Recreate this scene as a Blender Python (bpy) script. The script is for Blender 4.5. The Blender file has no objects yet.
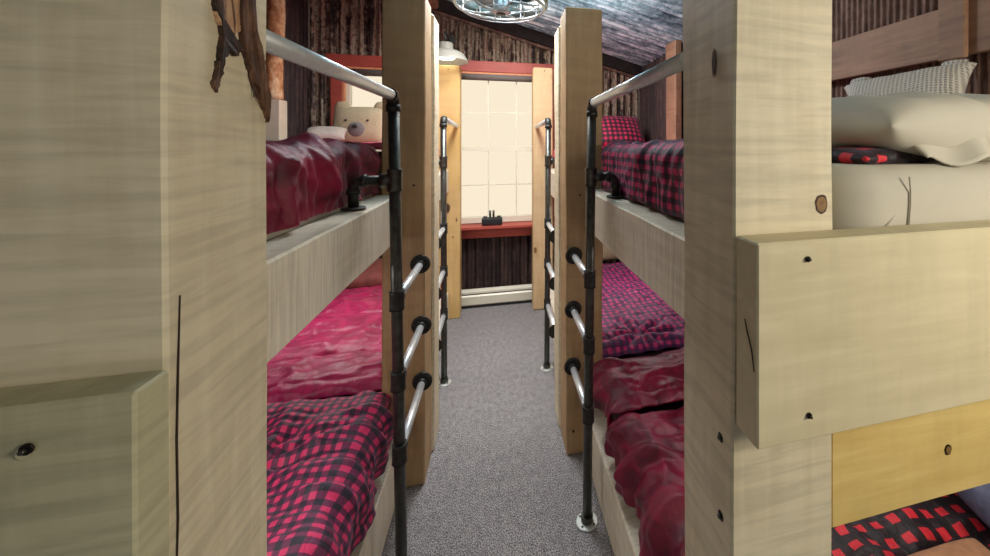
import bpy, bmesh, math, random
from mathutils import Vector, Matrix, noise
R = math.radians
scene = bpy.context.scene
col = scene.collection

# ------------------------------------------------------------ camera
CZ = 1.70
cam_d = bpy.data.cameras.new('camera'); cam = bpy.data.objects.new('camera', cam_d); col.objects.link(cam)
cam.location = (0, 0, CZ); cam.rotation_euler = (R(90), 0, R(-14.46))
cam_d.sensor_width = 36; cam_d.lens = 36*406/990
cam_d.shift_x = -(602.7-495)/990; cam_d.shift_y = -(278-145)/990
cam_d.clip_start = .02
scene.camera = cam
# ------------------------------------------------------------ world, lights, exposure
w = bpy.data.worlds.new('world'); scene.world = w; w.use_nodes = True
bg = w.node_tree.nodes['Background']; bg.inputs[0].default_value = (.95, .97, 1, 1); bg.inputs[1].default_value = .26
vs = scene.view_settings
vs.view_transform = 'Standard'; vs.look = 'None'; vs.gamma = 1; vs.exposure = 0.27; vs.use_curve_mapping = False
def area(name, loc, target, size, energy, color, sy=None):
    d = bpy.data.lights.new(name, 'AREA'); d.energy = energy; d.color = color; d.size = size
    if sy: d.shape = 'RECTANGLE'; d.size_y = sy
    o = bpy.data.objects.new(name, d); col.objects.link(o); o.location = loc
    o.rotation_euler = (Vector(target)-Vector(loc)).to_track_quat('-Z', 'Y').to_euler()
    return o
area('behind_cam_fill', (1.45, -.5, 1.95), (.6, .7, 1.4), .5, 18.5, (1, .92, .76))  # added unseen fill behind the camera, placed from how the posts are lit
area('overhead_fill', (-.05, 2.78, 2.95), (0, 2.5, 0), .4, 36, (.96, .97, 1))  # added fill over the aisle, no fitting here
area('roof_fill', (.015, 2.36, 2.70), (.2, 2.4, 3.2), .35, 24, (.84, .94, 1))  # added fill above the drum to brighten the roof tin
for bx, by, be in ((1.08, 1.35, 3), (-1.08, 1.35, 4.5), (1.05, 3.2, 4.5), (-1.05, 3.1, 5.5)):
    area('under_bunk_fill', (bx, by, 1.215), (bx*.8, by, .4), .5, be, (1, .95, .93))  # added fill under the upper bunks to brighten the lower bedding
area('overhead_fill', (.1, 3.5, 2.98), (0, 3.3, 0), .4, 20, (1, .97, .93))  # second added overhead fill, nearer the window

# ------------------------------------------------------------ node helpers
def mat(name):
    m = bpy.data.materials.new(name); m.use_nodes = True
    nt = m.node_tree; return m, nt, nt.nodes['Principled BSDF']
def N(nt, t, **kw):
    n = nt.nodes.new(t)
    for k, v in kw.items():
        if k in n.inputs: n.inputs[k].default_value = v
        else: setattr(n, k, v)
    return n
def L(nt, a, b): nt.links.new(a, b)
def coords(nt, scale=(1,1,1), kind='Object', rot=(0,0,0)):
    tc = N(nt, 'ShaderNodeTexCoord'); mp = N(nt, 'ShaderNodeMapping')
    mp.inputs['Scale'].default_value = scale; mp.inputs['Rotation'].default_value = rot
    L(nt, tc.outputs[kind], mp.inputs[0]); return mp.outputs[0]
def ramp(nt, fac, stops):
    r = N(nt, 'ShaderNodeValToRGB'); e = r.color_ramp.elements
    while len(e) < len(stops): e.new(.5)
    for el, (p, c) in zip(e, stops): el.position = p; el.color = (*c, 1) if len(c) == 3 else c
    L(nt, fac, r.inputs[0]); return r.outputs[0]
def mixc(nt, fac, a, b, mode='MIX'):
    m = N(nt, 'ShaderNodeMix', data_type='RGBA', blend_type=mode)
    for sock, v in ((m.inputs[0], fac), (m.inputs[6], a), (m.inputs[7], b)):
        if hasattr(v, 'is_linked'): L(nt, v, sock)
        elif isinstance(v, (int, float)): sock.default_value = v
        else: sock.default_value = (*v, 1)
    return m.outputs[2]
def bump(nt, bsdf, h, strength, dist=.01):
    b = N(nt, 'ShaderNodeBump'); b.inputs['Strength'].default_value = strength; b.inputs['Distance'].default_value = dist
    L(nt, h, b.inputs['Height']); L(nt, b.outputs[0], bsdf.inputs['Normal']); return b
def srgb(r, g, b): 
    f = lambda c: ((c/255+.055)/1.055)**2.4 if c > 10 else c/255/12.92
    return (f(r), f(g), f(b))

def wood(name, light, dark, axis='z', saw=.5, sawscale=55, rough=.62, knots=.0, warm=None, seed=0):
    """sawn softwood: long grain along axis, curly saw ripple across it, knots"""
    m, nt, b = mat(name)
    sc = {'z': (14, 14, 1.2), 'y': (14, 1.2, 14), 'x': (1.2, 14, 14)}[axis]
    c = coords(nt, sc); n1 = N(nt, 'ShaderNodeTexNoise', Scale=2.2, Detail=6, Roughness=.6, Distortion=.5); L(nt, c, n1.inputs[0])
    c2 = coords(nt, {'z': (2.2, 2.2, 1), 'y': (2.2, 1, 2.2), 'x': (1, 2.2, 2.2)}[axis])
    q = sawscale
    wv = N(nt, 'ShaderNodeTexNoise', Scale=1.0, Detail=4, Roughness=.55, Distortion=.35)
    L(nt, coords(nt, {'z': (5, 5, q), 'y': (5, q, 5), 'x': (q, 5, 5)}[axis], rot=(.05, .04, .03)), wv.inputs[0])
    big = N(nt, 'ShaderNodeTexNoise', Scale=2.3, Detail=3); L(nt, coords(nt), big.inputs[0])
    mid = tuple((a+d)/2 for a, d in zip(light, dark))
    base = ramp(nt, n1.outputs[0], [(.3, dark), (.52, mid), (.68, light)])
    base = mixc(nt, ramp(nt, big.outputs[0], [(.35, (0,0,0)), (.7, (1,1,1))]), base, light)
    sw = ramp(nt, wv.outputs[0], [(.36, (1-saw*.42,)*3), (.58, (1,1,1))])
    base = mixc(nt, 1.0, base, sw, 'MULTIPLY')
    if warm:
        w2 = N(nt, 'ShaderNodeTexNoise', Scale=1.3, Detail=2); L(nt, coords(nt), w2.inputs[0])
        base = mixc(nt, ramp(nt, w2.outputs[0], [(.45, (0,0,0)), (.65, (.7,.7,.7))]), base, warm)
    if knots:
        kc = coords(nt, {'z': (3.4, 3.4, 1.7), 'y': (3.4, 1.7, 3.4), 'x': (1.7, 3.4, 3.4)}[axis])
        v = N(nt, 'ShaderNodeTexVoronoi', Scale=1.4); L(nt, kc, v.inputs[0])
        kf = ramp(nt, v.outputs['Distance'], [(.035*knots, (.85,)*3), (.075*knots, (0,0,0))])
        base = mixc(nt, kf, base, srgb(92, 58, 30))
    L(nt, base, b.inputs['Base Color']); b.inputs['Roughness'].default_value = rough
    h = mixc(nt, .35, wv.outputs[0], n1.outputs[0])
    bump(nt, b, h, .35*saw+.08, .004)
    return m

def plain(name, c, rough=.5, metal=0, noise_amt=0, nscale=30, bumpv=0, c2=None, spec=None):
    m, nt, b = mat(name); b.inputs['Roughness'].default_value = rough; b.inputs['Metallic'].default_value = metal
    n = N(nt, 'ShaderNodeTexNoise', Scale=nscale, Detail=4); L(nt, coords(nt), n.inputs[0])
    c2 = c2 or tuple(x*(1-noise_amt) for x in c)
    L(nt, ramp(nt, n.outputs[0], [(.35, c2), (.65, c)]), b.inputs['Base Color'])
    if bumpv: bump(nt, b, n.outputs[0], bumpv, .004)
    if spec is not None: b.inputs['Specular IOR Level'].default_value = spec
    return m

M = {}
M['pine'] = wood('pine', srgb(228, 216, 186), srgb(204, 188, 152), 'z', .42, 60)
M['pine_gray'] = wood('pine_weathered', srgb(204, 190, 168), srgb(170, 152, 130), 'z', .5)
M['pine_olive'] = wood('pine_olive', srgb(196, 190, 156), srgb(168, 160, 126), 'z', .5)
M['pine_rail'] = wood('pine_rail', srgb(240, 230, 208), srgb(214, 200, 172), 'y', .5, 130)
M['pine_board'] = wood('pine_board', srgb(224, 212, 176), srgb(202, 188, 150), 'x', .12, 30)
M['pine_board_yellow'] = wood('pine_board_yellow', srgb(232, 206, 134), srgb(208, 174, 100), 'x', .15, 20, knots=.6)
M['pine_brown'] = wood('pine_brown', srgb(192, 160, 116), srgb(152, 118, 78), 'z', .25, 20, knots=.7)  # brown of the wood with some shade of the front faces mixed in
M['pine_orange'] = wood('pine_honey', srgb(222, 186, 126), srgb(196, 156, 96), 'z', .15, 20, knots=.8, warm=srgb(206, 170, 90))
M['pine_tan'] = wood('pine_tan', srgb(222, 192, 148), srgb(196, 160, 114), 'z', .15, 20, knots=.8)
M['galv'] = plain('galvanised_steel', srgb(226, 230, 230), .36, .6, .12, 60)
M['iron'] = plain('black_iron', srgb(92, 92, 86), .38, .75, .35, 40)
M['iron_dark'] = plain('black_iron_fitting', srgb(64, 64, 60), .5, .6, .4, 70, .3)
M['flange_w'] = plain('zinc_flange', srgb(220, 226, 220), .4, .5, .15, 60)
M['hole'] = plain('dark_bolt', srgb(34, 28, 24), .5, .5)
M['washer'] = plain('washer', srgb(205, 196, 160), .5, .2)
M['crack'] = plain('wood_crack', srgb(52, 36, 26), .9)
M['knot'] = plain('pine_knot', srgb(150, 112, 62), .6, 0, .5, 90)
M['knot_dark'] = plain('dark_knot', srgb(84, 52, 36), .7, 0, .5, 60)
M['red_trim'] = wood('red_painted_trim', srgb(184, 84, 70), srgb(150, 62, 52), 'x', .05, 10, .5)
M['orange_jamb'] = plain('raw_cedar', srgb(226, 150, 104), .55, 0, .15)
M['white_vinyl'] = plain('window_vinyl', srgb(238, 232, 212), .45)
M['heater'] = plain('heater_enamel', srgb(226, 220, 200), .4, .1)
M['black'] = plain('black_plastic', srgb(40, 40, 42), .45)
M['gap_shade'] = plain('shaded_gap_strip', srgb(44, 36, 34), .85, 0, .5, 14, .3)  # near-black stands for shade between wall and roof
M['shade_w'] = plain('lamp_enamel', srgb(158, 156, 146), .35)
M['shaded_ticking'] = plain('shaded_mattress_cover', srgb(60, 30, 44), .9, 0, .2, 20)  # shade of the gaps between lower covers put into the mattress colour
M['cream_sheet'] = plain('cream_sheet', srgb(196, 190, 174), .85, 0, .05, 12)
M['tan_fleece'] = plain('tan_fleece', srgb(190, 140, 104), .9, 0, .2, 40, .5)
M['grey_fleece'] = plain('grey_fleece', srgb(188, 176, 164), .95, 0, .3, 120, .8)
M['blue_cloth'] = plain('blue_grey_cloth', srgb(112, 118, 148), .9, 0, .3, 40, .2)
M['bear'] = plain('oatmeal_plush', srgb(196, 180, 146), .95, 0, .28, 150, .8)
M['muzzle'] = plain('grey_plush', srgb(128, 122, 118), .95, 0, .2, 150, .4)
M['brown_pillow'] = plain('rust_brown_cloth', srgb(150, 86, 78), .8, 0, .3, 20, .2)
M['pink_sheet'] = plain('rose_sheet', srgb(212, 84, 112), .7, 0, .1, 20)
M['metal_blade'] = plain('fan_blade_metal', srgb(120, 126, 130), .45, .5)
M['chrome'] = plain('bright_wire', srgb(180, 184, 186), .4, .6)

def satin(name, c1, c2):
    m, nt, b = mat(name)
    n = N(nt, 'ShaderNodeTexNoise', Scale=9, Detail=5, Distortion=1.2); L(nt, coords(nt, (1, .5, 1)), n.inputs[0])
    L(nt, ramp(nt, n.outputs[0], [(.3, c2), (.7, c1)]), b.inputs['Base Color'])
    b.inputs['Roughness'].default_value = .36; b.inputs['Sheen Weight'].default_value = .12
    b.inputs['Sheen Tint'].default_value = (1, .55, .75, 1); b.inputs['Sheen Roughness'].default_value = .35
    n2 = N(nt, 'ShaderNodeTexNoise', Scale=14, Detail=5, Distortion=1.5); L(nt, coords(nt, (1, .35, 1)), n2.inputs[0])
    n3 = N(nt, 'ShaderNodeTexNoise', Scale=5, Detail=8, Roughness=.75, Distortion=2.2); L(nt, coords(nt, (6, 1.6, 2.2)), n3.inputs[0])
    bump(nt, b, mixc(nt, .5, n2.outputs[0], n3.outputs[0]), .6, .012)
    return m
M['maroon'] = satin('maroon_satin', srgb(150, 20, 62), srgb(70, 4, 26))
M['magenta'] = satin('raspberry_satin', srgb(196, 44, 104), srgb(146, 22, 72))

def plaid(name, sq, red, mid, black, sheen=.15, rot=0.0, soft=.02):
    m, nt, b = mat(name)
    tc = N(nt, 'ShaderNodeUVMap'); mp = N(nt, 'ShaderNodeMapping'); L(nt, tc.outputs[0], mp.inputs[0])
    mp.inputs['Rotation'].default_value = (0, 0, rot)
    sp = N(nt, 'ShaderNodeSeparateXYZ'); L(nt, mp.outputs[0], sp.inputs[0])
    fs = []
    for k in (0, 1):
        a = N(nt, 'ShaderNodeMath', operation='MULTIPLY'); a.inputs[1].default_value = math.pi/sq; L(nt, sp.outputs[k], a.inputs[0])
        s = N(nt, 'ShaderNodeMath', operation='SINE'); L(nt, a.outputs[0], s.inputs[0])
        mr = N(nt, 'ShaderNodeMapRange'); mr.inputs[1].default_value = -.12; mr.inputs[2].default_value = .12; L(nt, s.outputs[0], mr.inputs[0])
        fs.append(mr.outputs[0])
    c = mixc(nt, fs[0], mixc(nt, fs[1], black, mid), mixc(nt, fs[1], mid, red))
    L(nt, c, b.inputs['Base Color']); b.inputs['Roughness'].default_value = .6
    b.inputs['Sheen Weight'].default_value = sheen; b.inputs['Sheen Tint'].default_value = (.95, .7, 1, 1)
    n2 = N(nt, 'ShaderNodeTexNoise', Scale=12, Detail=4, Distortion=1); L(nt, coords(nt, (3, 1.5, 1.5)), n2.inputs[0])
    bump(nt, b, n2.outputs[0], .5, .012)
    return m
M['plaid'] = plaid('buffalo_check', .019, srgb(214, 40, 98), srgb(100, 20, 64), srgb(26, 18, 36))
M['plaid_small'] = plaid('buffalo_check_small', .026, srgb(196, 36, 76), srgb(90, 16, 44), srgb(24, 16, 26))
M['plaid_red'] = plaid('buffalo_check_red', .028, srgb(214, 34, 48), srgb(30, 8, 12), srgb(10, 8, 10), .1, .12)
M['plaid_purple'] = plaid('buffalo_check_purple', .024, srgb(206, 44, 116), srgb(108, 24, 84), srgb(60, 26, 76), .3)

def waffle():
    m, nt, b = mat('grey_waffle_knit'); b.inputs['Roughness'].default_value = .95
    tc = N(nt, 'ShaderNodeUVMap'); hs = []
    for d in ('X', 'Y'):
        wv = N(nt, 'ShaderNodeTexWave', Scale=26, Distortion=1.2, Detail=1); wv.bands_direction = d; L(nt, tc.outputs[0], wv.inputs[0]); hs.append(wv.outputs[0])
    h = mixc(nt, 1.0, hs[0], hs[1], 'LIGHTEN')
    L(nt, ramp(nt, h, [(.2, srgb(150, 144, 134)), (.8, srgb(208, 202, 192))]), b.inputs['Base Color'])
    bump(nt, b, h, .7, .006); return m
M['waffle'] = waffle()

def rust(name, stops, metal=.15, vscale=1.0, rough=.65, axis=(9, 9, .9)):
    m, nt, b = mat(name)
    n = N(nt, 'ShaderNodeTexNoise', Scale=1.8, Detail=8, Roughness=.7); L(nt, coords(nt, axis), n.inputs[0])
    n2 = N(nt, 'ShaderNodeTexNoise', Scale=16, Detail=6, Roughness=.7); L(nt, coords(nt), n2.inputs[0])
    f = mixc(nt, .35, n.outputs[0], n2.outputs[0])
    L(nt, ramp(nt, f, stops), b.inputs['Base Color'])
    b.inputs['Roughness'].default_value = rough; b.inputs['Metallic'].default_value = metal
    bump(nt, b, n2.outputs[0], .4, .004); return m
M['rust'] = rust('rusted_tin', [(.40, srgb(20, 14, 14)), (.46, srgb(70, 44, 38)), (.52, srgb(176, 158, 136)), (.56, srgb(96, 42, 34)), (.62, srgb(200, 190, 172))], axis=(6.5, 6.5, .45))
M['rust_and_shade'] = rust('rusted_and_shaded_tin', [(.36, srgb(24, 18, 20)), (.47, srgb(50, 36, 36)), (.56, srgb(74, 54, 50)), (.66, srgb(96, 76, 68))])  # own dark rust below the sill; on the side walls shade is mixed in
M['rust_brown'] = rust('brown_barn_tin', [(.36, srgb(62, 42, 38)), (.5, srgb(112, 80, 66)), (.64, srgb(156, 128, 110))], 0)
M['galv_roof'] = rust('galvanised_roof_tin', [(.41, srgb(64, 92, 104)), (.5, srgb(150, 186, 198)), (.58, srgb(226, 248, 255))], 0, rough=.4, axis=(.2, 13, 5))
M['barnwood'] = wood('reddish_barnwood', srgb(166, 128, 100), srgb(92, 60, 46), 'y', .2, 20, knots=1.0)
M['bark'] = rust('bark', [(.4, srgb(34, 22, 18)), (.52, srgb(92, 60, 40)), (.64, srgb(140, 104, 74))], 0, axis=(30, 30, 3))
M['scar_wood'] = rust('torn_scar_wood', [(.4, srgb(96, 62, 44)), (.5, srgb(176, 132, 96)), (.6, srgb(206, 172, 136))], 0, axis=(30, 30, 3))
M['raw_wood'] = wood('raw_scar_wood', srgb(222, 210, 196), srgb(170, 150, 134), 'z', .5, 30)
M['bark_dark'] = rust('dark_bark', [(.42, srgb(20, 14, 12)), (.5, srgb(60, 38, 28)), (.6, srgb(104, 74, 54))], 0, axis=(40, 40, 14))
M['log'] = rust('peeled_log', [(.4, srgb(120, 66, 38)), (.5, srgb(190, 130, 80)), (.6, srgb(222, 196, 156))], 0, axis=(6, 6, 2))
M['plaster'] = plain('pale_board', srgb(214, 202, 176), .8, 0, .15, 8)

def carpet():
    m, nt, b = mat('grey_carpet'); b.inputs['Roughness'].default_value = .97; b.inputs['Specular IOR Level'].default_value = .1
    c = coords(nt, (1, .55, 1))
    n = N(nt, 'ShaderNodeTexNoise', Scale=260, Detail=3, Roughness=.7); L(nt, c, n.inputs[0])
    n2 = N(nt, 'ShaderNodeTexNoise', Scale=38, Detail=3); L(nt, c, n2.inputs[0])
    f = mixc(nt, .1, n.outputs[0], n2.outputs[0])
    L(nt, ramp(nt, f, [(.38, srgb(68, 66, 70)), (.5, srgb(134, 131, 133)), (.6, srgb(208, 203, 200))]), b.inputs['Base Color'])
    bump(nt, b, f, .8, .01); return m
M['carpet'] = carpet()
def glow(name, c, s):
    m = bpy.data.materials.new(name); m.use_nodes = True; nt = m.node_tree
    nt.nodes.remove(nt.nodes['Principled BSDF']); e = N(nt, 'ShaderNodeEmission'); e.inputs[0].default_value = (*c, 1); e.inputs[1].default_value = s
    L(nt, e.outputs[0], nt.nodes['Material Output'].inputs[0]); return m
M['daylight'] = glow('sunlit_window_shade', (1.0, .87, .66), 1.0)
M['bulb'] = glow('lit_bulb', (1, .95, .85), 6)
def glass():
    m, nt, b = mat('clear_glass'); b.inputs['Transmission Weight'].default_value = 1; b.inputs['Roughness'].default_value = 0; b.inputs['IOR'].default_value = 1.1; return m
M['glass'] = glass()

# ------------------------------------------------------------ object helpers
def tag(o, label=None, cat=None, group=None, kind=None):
    if label: o['label'] = label
    if cat: o['category'] = cat
    if group: o['group'] = group
    if kind: o['kind'] = kind
    return o
def empty(name, loc, label, cat, group=None):
    o = bpy.data.objects.new(name, None); col.objects.link(o); o.location = loc; o.empty_display_size = .1
    return tag(o, label, cat, group)
def wpos(o):
    p = Vector(o.location)
    while o.parent: o = o.parent; p += Vector(o.location)
    return p
def link(name, bm, m, parent=None, origin=None, smooth=False, label=None):
    """bm is in world space; origin/parent offset is subtracted"""
    bmesh.ops.recalc_face_normals(bm, faces=bm.faces)
    if origin is None:
        vs_ = [v.co for v in bm.verts]
        lo = Vector([min(v[i] for v in vs_) for i in range(3)]); hi = Vector([max(v[i] for v in vs_) for i in range(3)])
        origin = Vector(((lo.x+hi.x)/2, (lo.y+hi.y)/2, lo.z))
    origin = Vector(origin)
    for v in bm.verts: v.co -= origin
    me = bpy.data.meshes.new(name); bm.to_mesh(me); bm.free()
    if smooth:
        for p in me.polygons: p.use_smooth = True
    mm = m if isinstance(m, (list, tuple)) else [m]
    for x in mm: me.materials.append(M[x])
    o = bpy.data.objects.new(name, me); col.objects.link(o)
    if parent: o.parent = parent; o.location = origin - wpos(parent)
    else: o.location = origin
    if label: o['label'] = label
    return o
def struct(name, bm, m, parent=None, smooth=False):
    o = link(name, bm, m, parent, smooth=smooth)
    if not parent: o['kind'] = 'structure'
    return o
def add_box(bm, x0, x1, y0, y1, z0, z1, bev=0):
    r = bmesh.ops.create_cube(bm, size=1)
    for v in r['verts']:
        v.co = Vector(((x0+x1)/2+v.co.x*(x1-x0), (y0+y1)/2+v.co.y*(y1-y0), (z0+z1)/2+v.co.z*(z1-z0)))
    if bev:
        es = list({e for v in r['verts'] for e in v.link_edges})
        bmesh.ops.bevel(bm, geom=es, offset=bev, segments=2, affect='EDGES', profile=.6)
    return bm
def box(*a, **k):
    bm = bmesh.new(); return add_box(bm, *a, **k)
def add_tube(bm, pts, r, seg=16, caps=True):
    pts = [Vector(p) for p in pts]; rings = []
    rr = r if isinstance(r, (list, tuple)) else [r]*len(pts)
    up = None
    for i, p in enumerate(pts):
        d = (pts[min(i+1, len(pts)-1)] - pts[max(i-1, 0)]).normalized()
        if up is None: up = Vector((0, 0, 1)) if abs(d.z) < .9 else Vector((1, 0, 0))
        a = d.cross(up).normalized(); b_ = a.cross(d).normalized(); up = b_
        rings.append([bm.verts.new(p + rr[i]*(math.cos(t)*a+math.sin(t)*b_)) for t in [2*math.pi*k/seg for k in range(seg)]])
    for a, b_ in zip(rings, rings[1:]):
        for k in range(seg):
            f = bm.faces.new((a[k], a[(k+1) % seg], b_[(k+1) % seg], b_[k])); f.smooth = True
    if caps: bm.faces.new(rings[0]); bm.faces.new(rings[-1])
    return bm
def tube(*a, **k):
    bm = bmesh.new(); return add_tube(bm, *a, **k)
def arc(c, a, b, r, n=6):
    c, a, b = Vector(c), Vector(a), Vector(b)
    return [c + r*(a*math.cos(t)+b*math.sin(t)) for t in [math.pi/2*i/n for i in range(n+1)]]

def timber(x0, x1, y0, y1, z0, z1, axis='z', bev=.006, wob=.0025, step=.05, fn=None, seed=0):
    """sawn timber with softly uneven faces"""
    bm = bmesh.new(); lo = Vector((x0, y0, z0)); hi = Vector((x1, y1, z1)); ax = 'xyz'.index(axis)
    n = max(2, int((hi[ax]-lo[ax])/step)); o1, o2 = [i for i in range(3) if i != ax]
    prof = []
    m_ = 5; a = hi[o1]-lo[o1]; b_ = hi[o2]-lo[o2]
    for i in range(m_): prof.append((bev+(a-2*bev)*i/(m_-1), 0))
    for i in range(m_): prof.append((a, bev+(b_-2*bev)*i/(m_-1)))
    for i in range(m_): prof.append((a-bev-(a-2*bev)*i/(m_-1), b_))
    for i in range(m_): prof.append((0, b_-bev-(b_-2*bev)*i/(m_-1)))
    rings = []
    ts = [0, bev] + [bev+(hi[ax]-lo[ax]-2*bev)*k/n for k in range(1, n)] + [hi[ax]-lo[ax]-bev, hi[ax]-lo[ax]]
    for k, t in enumerate(ts):
        ring = []; ins = bev if k in (0, len(ts)-1) else 0
        for (p, q) in prof:
            p2 = min(max(p, ins), a-ins); q2 = min(max(q, ins), b_-ins)
            v = Vector((0, 0, 0)); v[ax] = lo[ax]+t; v[o1] = lo[o1]+p2; v[o2] = lo[o2]+q2
            nz = noise.noise_vector(v*3.0+Vector((seed*7.3, seed, 0)))
            v[o1] += nz[0]*wob; v[o2] += nz[1]*wob
            if fn: v = fn(v)
            ring.append(bm.verts.new(v))
        rings.append(ring)
    for r0, r1 in zip(rings, rings[1:]):
        for i in range(len(r0)):
            bm.faces.new((r0[i], r0[(i+1) % len(r0)], r1[(i+1) % len(r0)], r1[i]))
    bm.faces.new(rings[0]); bm.faces.new(rings[-1])
    return bm

def corr(x0, x1, a0, a1, place, period=.08, amp=.012, thick=.002, nz=2):
    """corrugated sheet: u along ripple direction, v along ribs; place(u, v, h) -> world"""
    bm = bmesh.new(); n = max(4, int((x1-x0)/period*8)); cols = []
    for i in range(n+1):
        u = x0+(x1-x0)*i/n; h = amp*math.cos(2*math.pi*u/period)
        lo = a0(u) if callable(a0) else a0; hi = a1(u) if callable(a1) else a1
        cols.append([bm.verts.new(place(u, lo+(hi-lo)*k/(nz-1), h)) for k in range(nz)])
    for c0, c1 in zip(cols, cols[1:]):
        for k in range(nz-1):
            f = bm.faces.new((c0[k], c1[k], c1[k+1], c0[k+1])); f.smooth = True
    return bm

def join(bm, bm2):
    me = bpy.data.meshes.new('t'); bm2.to_mesh(me); bm2.free(); bm.from_mesh(me); bpy.data.meshes.remove(me); return bm

# ------------------------------------------------------------ SETTING
XL, XR, YB, YF = -1.80, 1.62, 4.52, -1.6
ceil_z = lambda x: 3.09-.27*x
struct('floor', box(XL-.05, XR+.05, YF, YB+.05, -.05, 0), 'carpet')
# back wall: corrugated sheets around the window opening, on a backing board
WX0, WX1, WZ0, WZ1 = -1.47, .56, .86, 2.47
bw = lambda u, v, h: Vector((u, YB-.005+h, v))
top = lambda x: ceil_z(x)
bm = corr(XL, WX0-.02, .0, top, bw, .085, .026)
join(bm, corr(WX1+.02, XR, .0, top, bw, .085, .026)); join(bm, corr(WX0-.02, WX1+.02, WZ1+.02, top, bw, .085, .026))
struct('wall_back', bm, 'rust')
struct('wall_back', corr(WX0-.02, WX1+.02, 0, WZ0-.06, bw, .085, .02), 'rust_and_shade')
bm = corr(YF, 2.6, 0, lambda u: ceil_z(XR), lambda u, v, h: Vector((XR-.012+h*.4, u, v)), .03, .012)
struct('wall_right', bm, 'rust_brown')
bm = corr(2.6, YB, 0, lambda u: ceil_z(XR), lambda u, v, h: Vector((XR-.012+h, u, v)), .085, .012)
struct('wall_right', bm, 'rust_and_shade')  # far stretch darker: shade put into the tin colour
bm = corr(YF, YB, 0, lambda u: ceil_z(XL), lambda u, v, h: Vector((XL+.012+h, u, v)), .085, .012)
struct('wall_left', bm, 'rust_and_shade')
bm = corr(YF, YB, XL, XR, lambda u, v, h: Vector((v, u, ceil_z(v)-.034+h)), .09, .03)
struct('ceiling', bm, 'galv_roof')
# dark strip along the slope: painted shade of the gap under the roof tin
bm = bmesh.new(); xs = (XL, XR)
vsx = [bm.verts.new((x, y, ceil_z(x)-dz)) for x in xs for y in (YB-.10, YB-.03) for dz in (.17, .03)]
for f in ((0,1,3,2), (4,5,7,6), (0,1,5,4), (2,3,7,6), (0,2,6,4), (1,3,7,5)): bm.faces.new([vsx[i] for i in f])
struct('trim_1', bm, 'gap_shade')
bm = bmesh.new(); vsx = [bm.verts.new((x, y, ceil_z(x)-dz)) for x in xs for y in (YB-.045, YB-.025) for dz in (.20, .168)]
for f in ((0,1,3,2), (4,5,7,6), (0,1,5,4), (2,3,7,6), (0,2,6,4), (1,3,7,5)): bm.faces.new([vsx[i] for i in f])
struct('trim_2', bm, 'rust_brown')
# red window casing: header, sides; sill
struct('trim_3', timber(-1.61, .70, YB-.07, YB-.03, 2.47, 2.585, 'x', .004), 'red_trim')
struct('trim_4', timber(-1.57, -1.47, YB-.06, YB-.03, .865, 2.468, 'z', .004), 'red_trim')
struct('trim_5', timber(.56, .66, YB-.06, YB-.03, .865, 2.468, 'z', .004), 'red_trim')
bm = box(-1.61, .70, YB-.19, YB+.04, .835, .862, bev=.004); add_box(bm, -1.6, .69, YB-.06, YB-.03, .72, .834, bev=.004)
struct('trim_6', bm, 'red_trim')
def window(n, x0, x1):
    z0, z1, y = .87, 2.46, YB-.005
    bm = bmesh.new(); fw = .035
    for a in ((x0, x0+fw, z0, z1), (x1-fw, x1, z0, z1), (x0+fw, x1-fw, z0, z0+.06), (x0+fw, x1-fw, z1-fw, z1)):
        add_box(bm, a[0], a[1], y, y+.07, a[2], a[3])
    zm = 1.655
    add_box(bm, x0+fw, x1-fw, y+.02, y+.06, zm-.024, zm+.024)
    r = struct('window_%d' % n, bm, 'white_vinyl')
    g = bmesh.new(); k = 3; wdt = (x1-x0-2*fw)/k
    for i in range(1, k): add_box(g, x0+fw+wdt*i-.006, x0+fw+wdt*i+.006, y+.03, y+.045, z0+.06, z1-fw)
    for zz in (1.27, 2.05): add_box(g, x0+fw, x1-fw, y+.031, y+.044, zz-.006, zz+.006)
    link('window_muntins', g, 'white_vinyl', r)
    link('window_glass', box(x0+fw, x1-fw, y+.046, y+.049, z0+.06, z1-fw), 'glass', r)
    link('window_shade', box(x0+.01, x1-.01, y+.085, y+.088, z0, z1), 'daylight', r)
    rl = tube([(x0+.04, y-.02, z1-.035), (x1-.04, y-.02, z1-.035)], .04, 16)
    link('blind_roll', rl, 'muzzle', r)
window(1, -1.455, -.52); window(2, -.43, .525)
struct('trim_7', timber(-.52, -.43, YB-.05, YB+.04, .865, 2.468, 'z', .004), 'white_vinyl')
bm = bmesh.new(); add_box(bm, -1.469, -1.456, YB-.05, YB+.06, .865, 2.468); add_box(bm, .527, .559, YB-.05, YB+.06, .865, 2.468); add_box(bm, -1.469, .559, YB-.06, YB-.03, 2.448, 2.469)
struct('trim_8', bm, 'orange_jamb')
# right wall wooden bands and stud
struct('trim_9', timber(XR-.06, XR-.032, YF, 3.2, 2.01, 2.195, 'y', .003), 'barnwood')
struct('trim_10', timber(XR-.085, XR-.061, 1.03, 1.115, 2.0, 2.62, 'z', .003), 'barnwood')
struct('trim_11', timber(XR-.13, XR-.062, 3.26, 3.46, 0.0, 2.62, 'z', .01, .006), 'barnwood')

# log post against the left wall
bm = bmesh.new(); pts = []; 
for i in range(30):
    z = 2.06+1.3*i/29; pts.append((XL+.09+.006*math.sin(z*5), 3.76+.006*math.cos(z*7), z))
lg = empty('log_post', (XL+.09, 3.76, 0), 'bark-flecked orange log post by the dark left wall', 'post')
link('log', tube(pts, [.06+.006*noise.noise(Vector((0, 0, p[2]*6))) for p in pts], 14), 'log', lg)
link('pale_board', timber(XL+.03, XL+.15, 3.70, 3.82, 0, 2.055, 'z', .006), 'plaster', lg, label='pale squared lower section')
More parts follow.
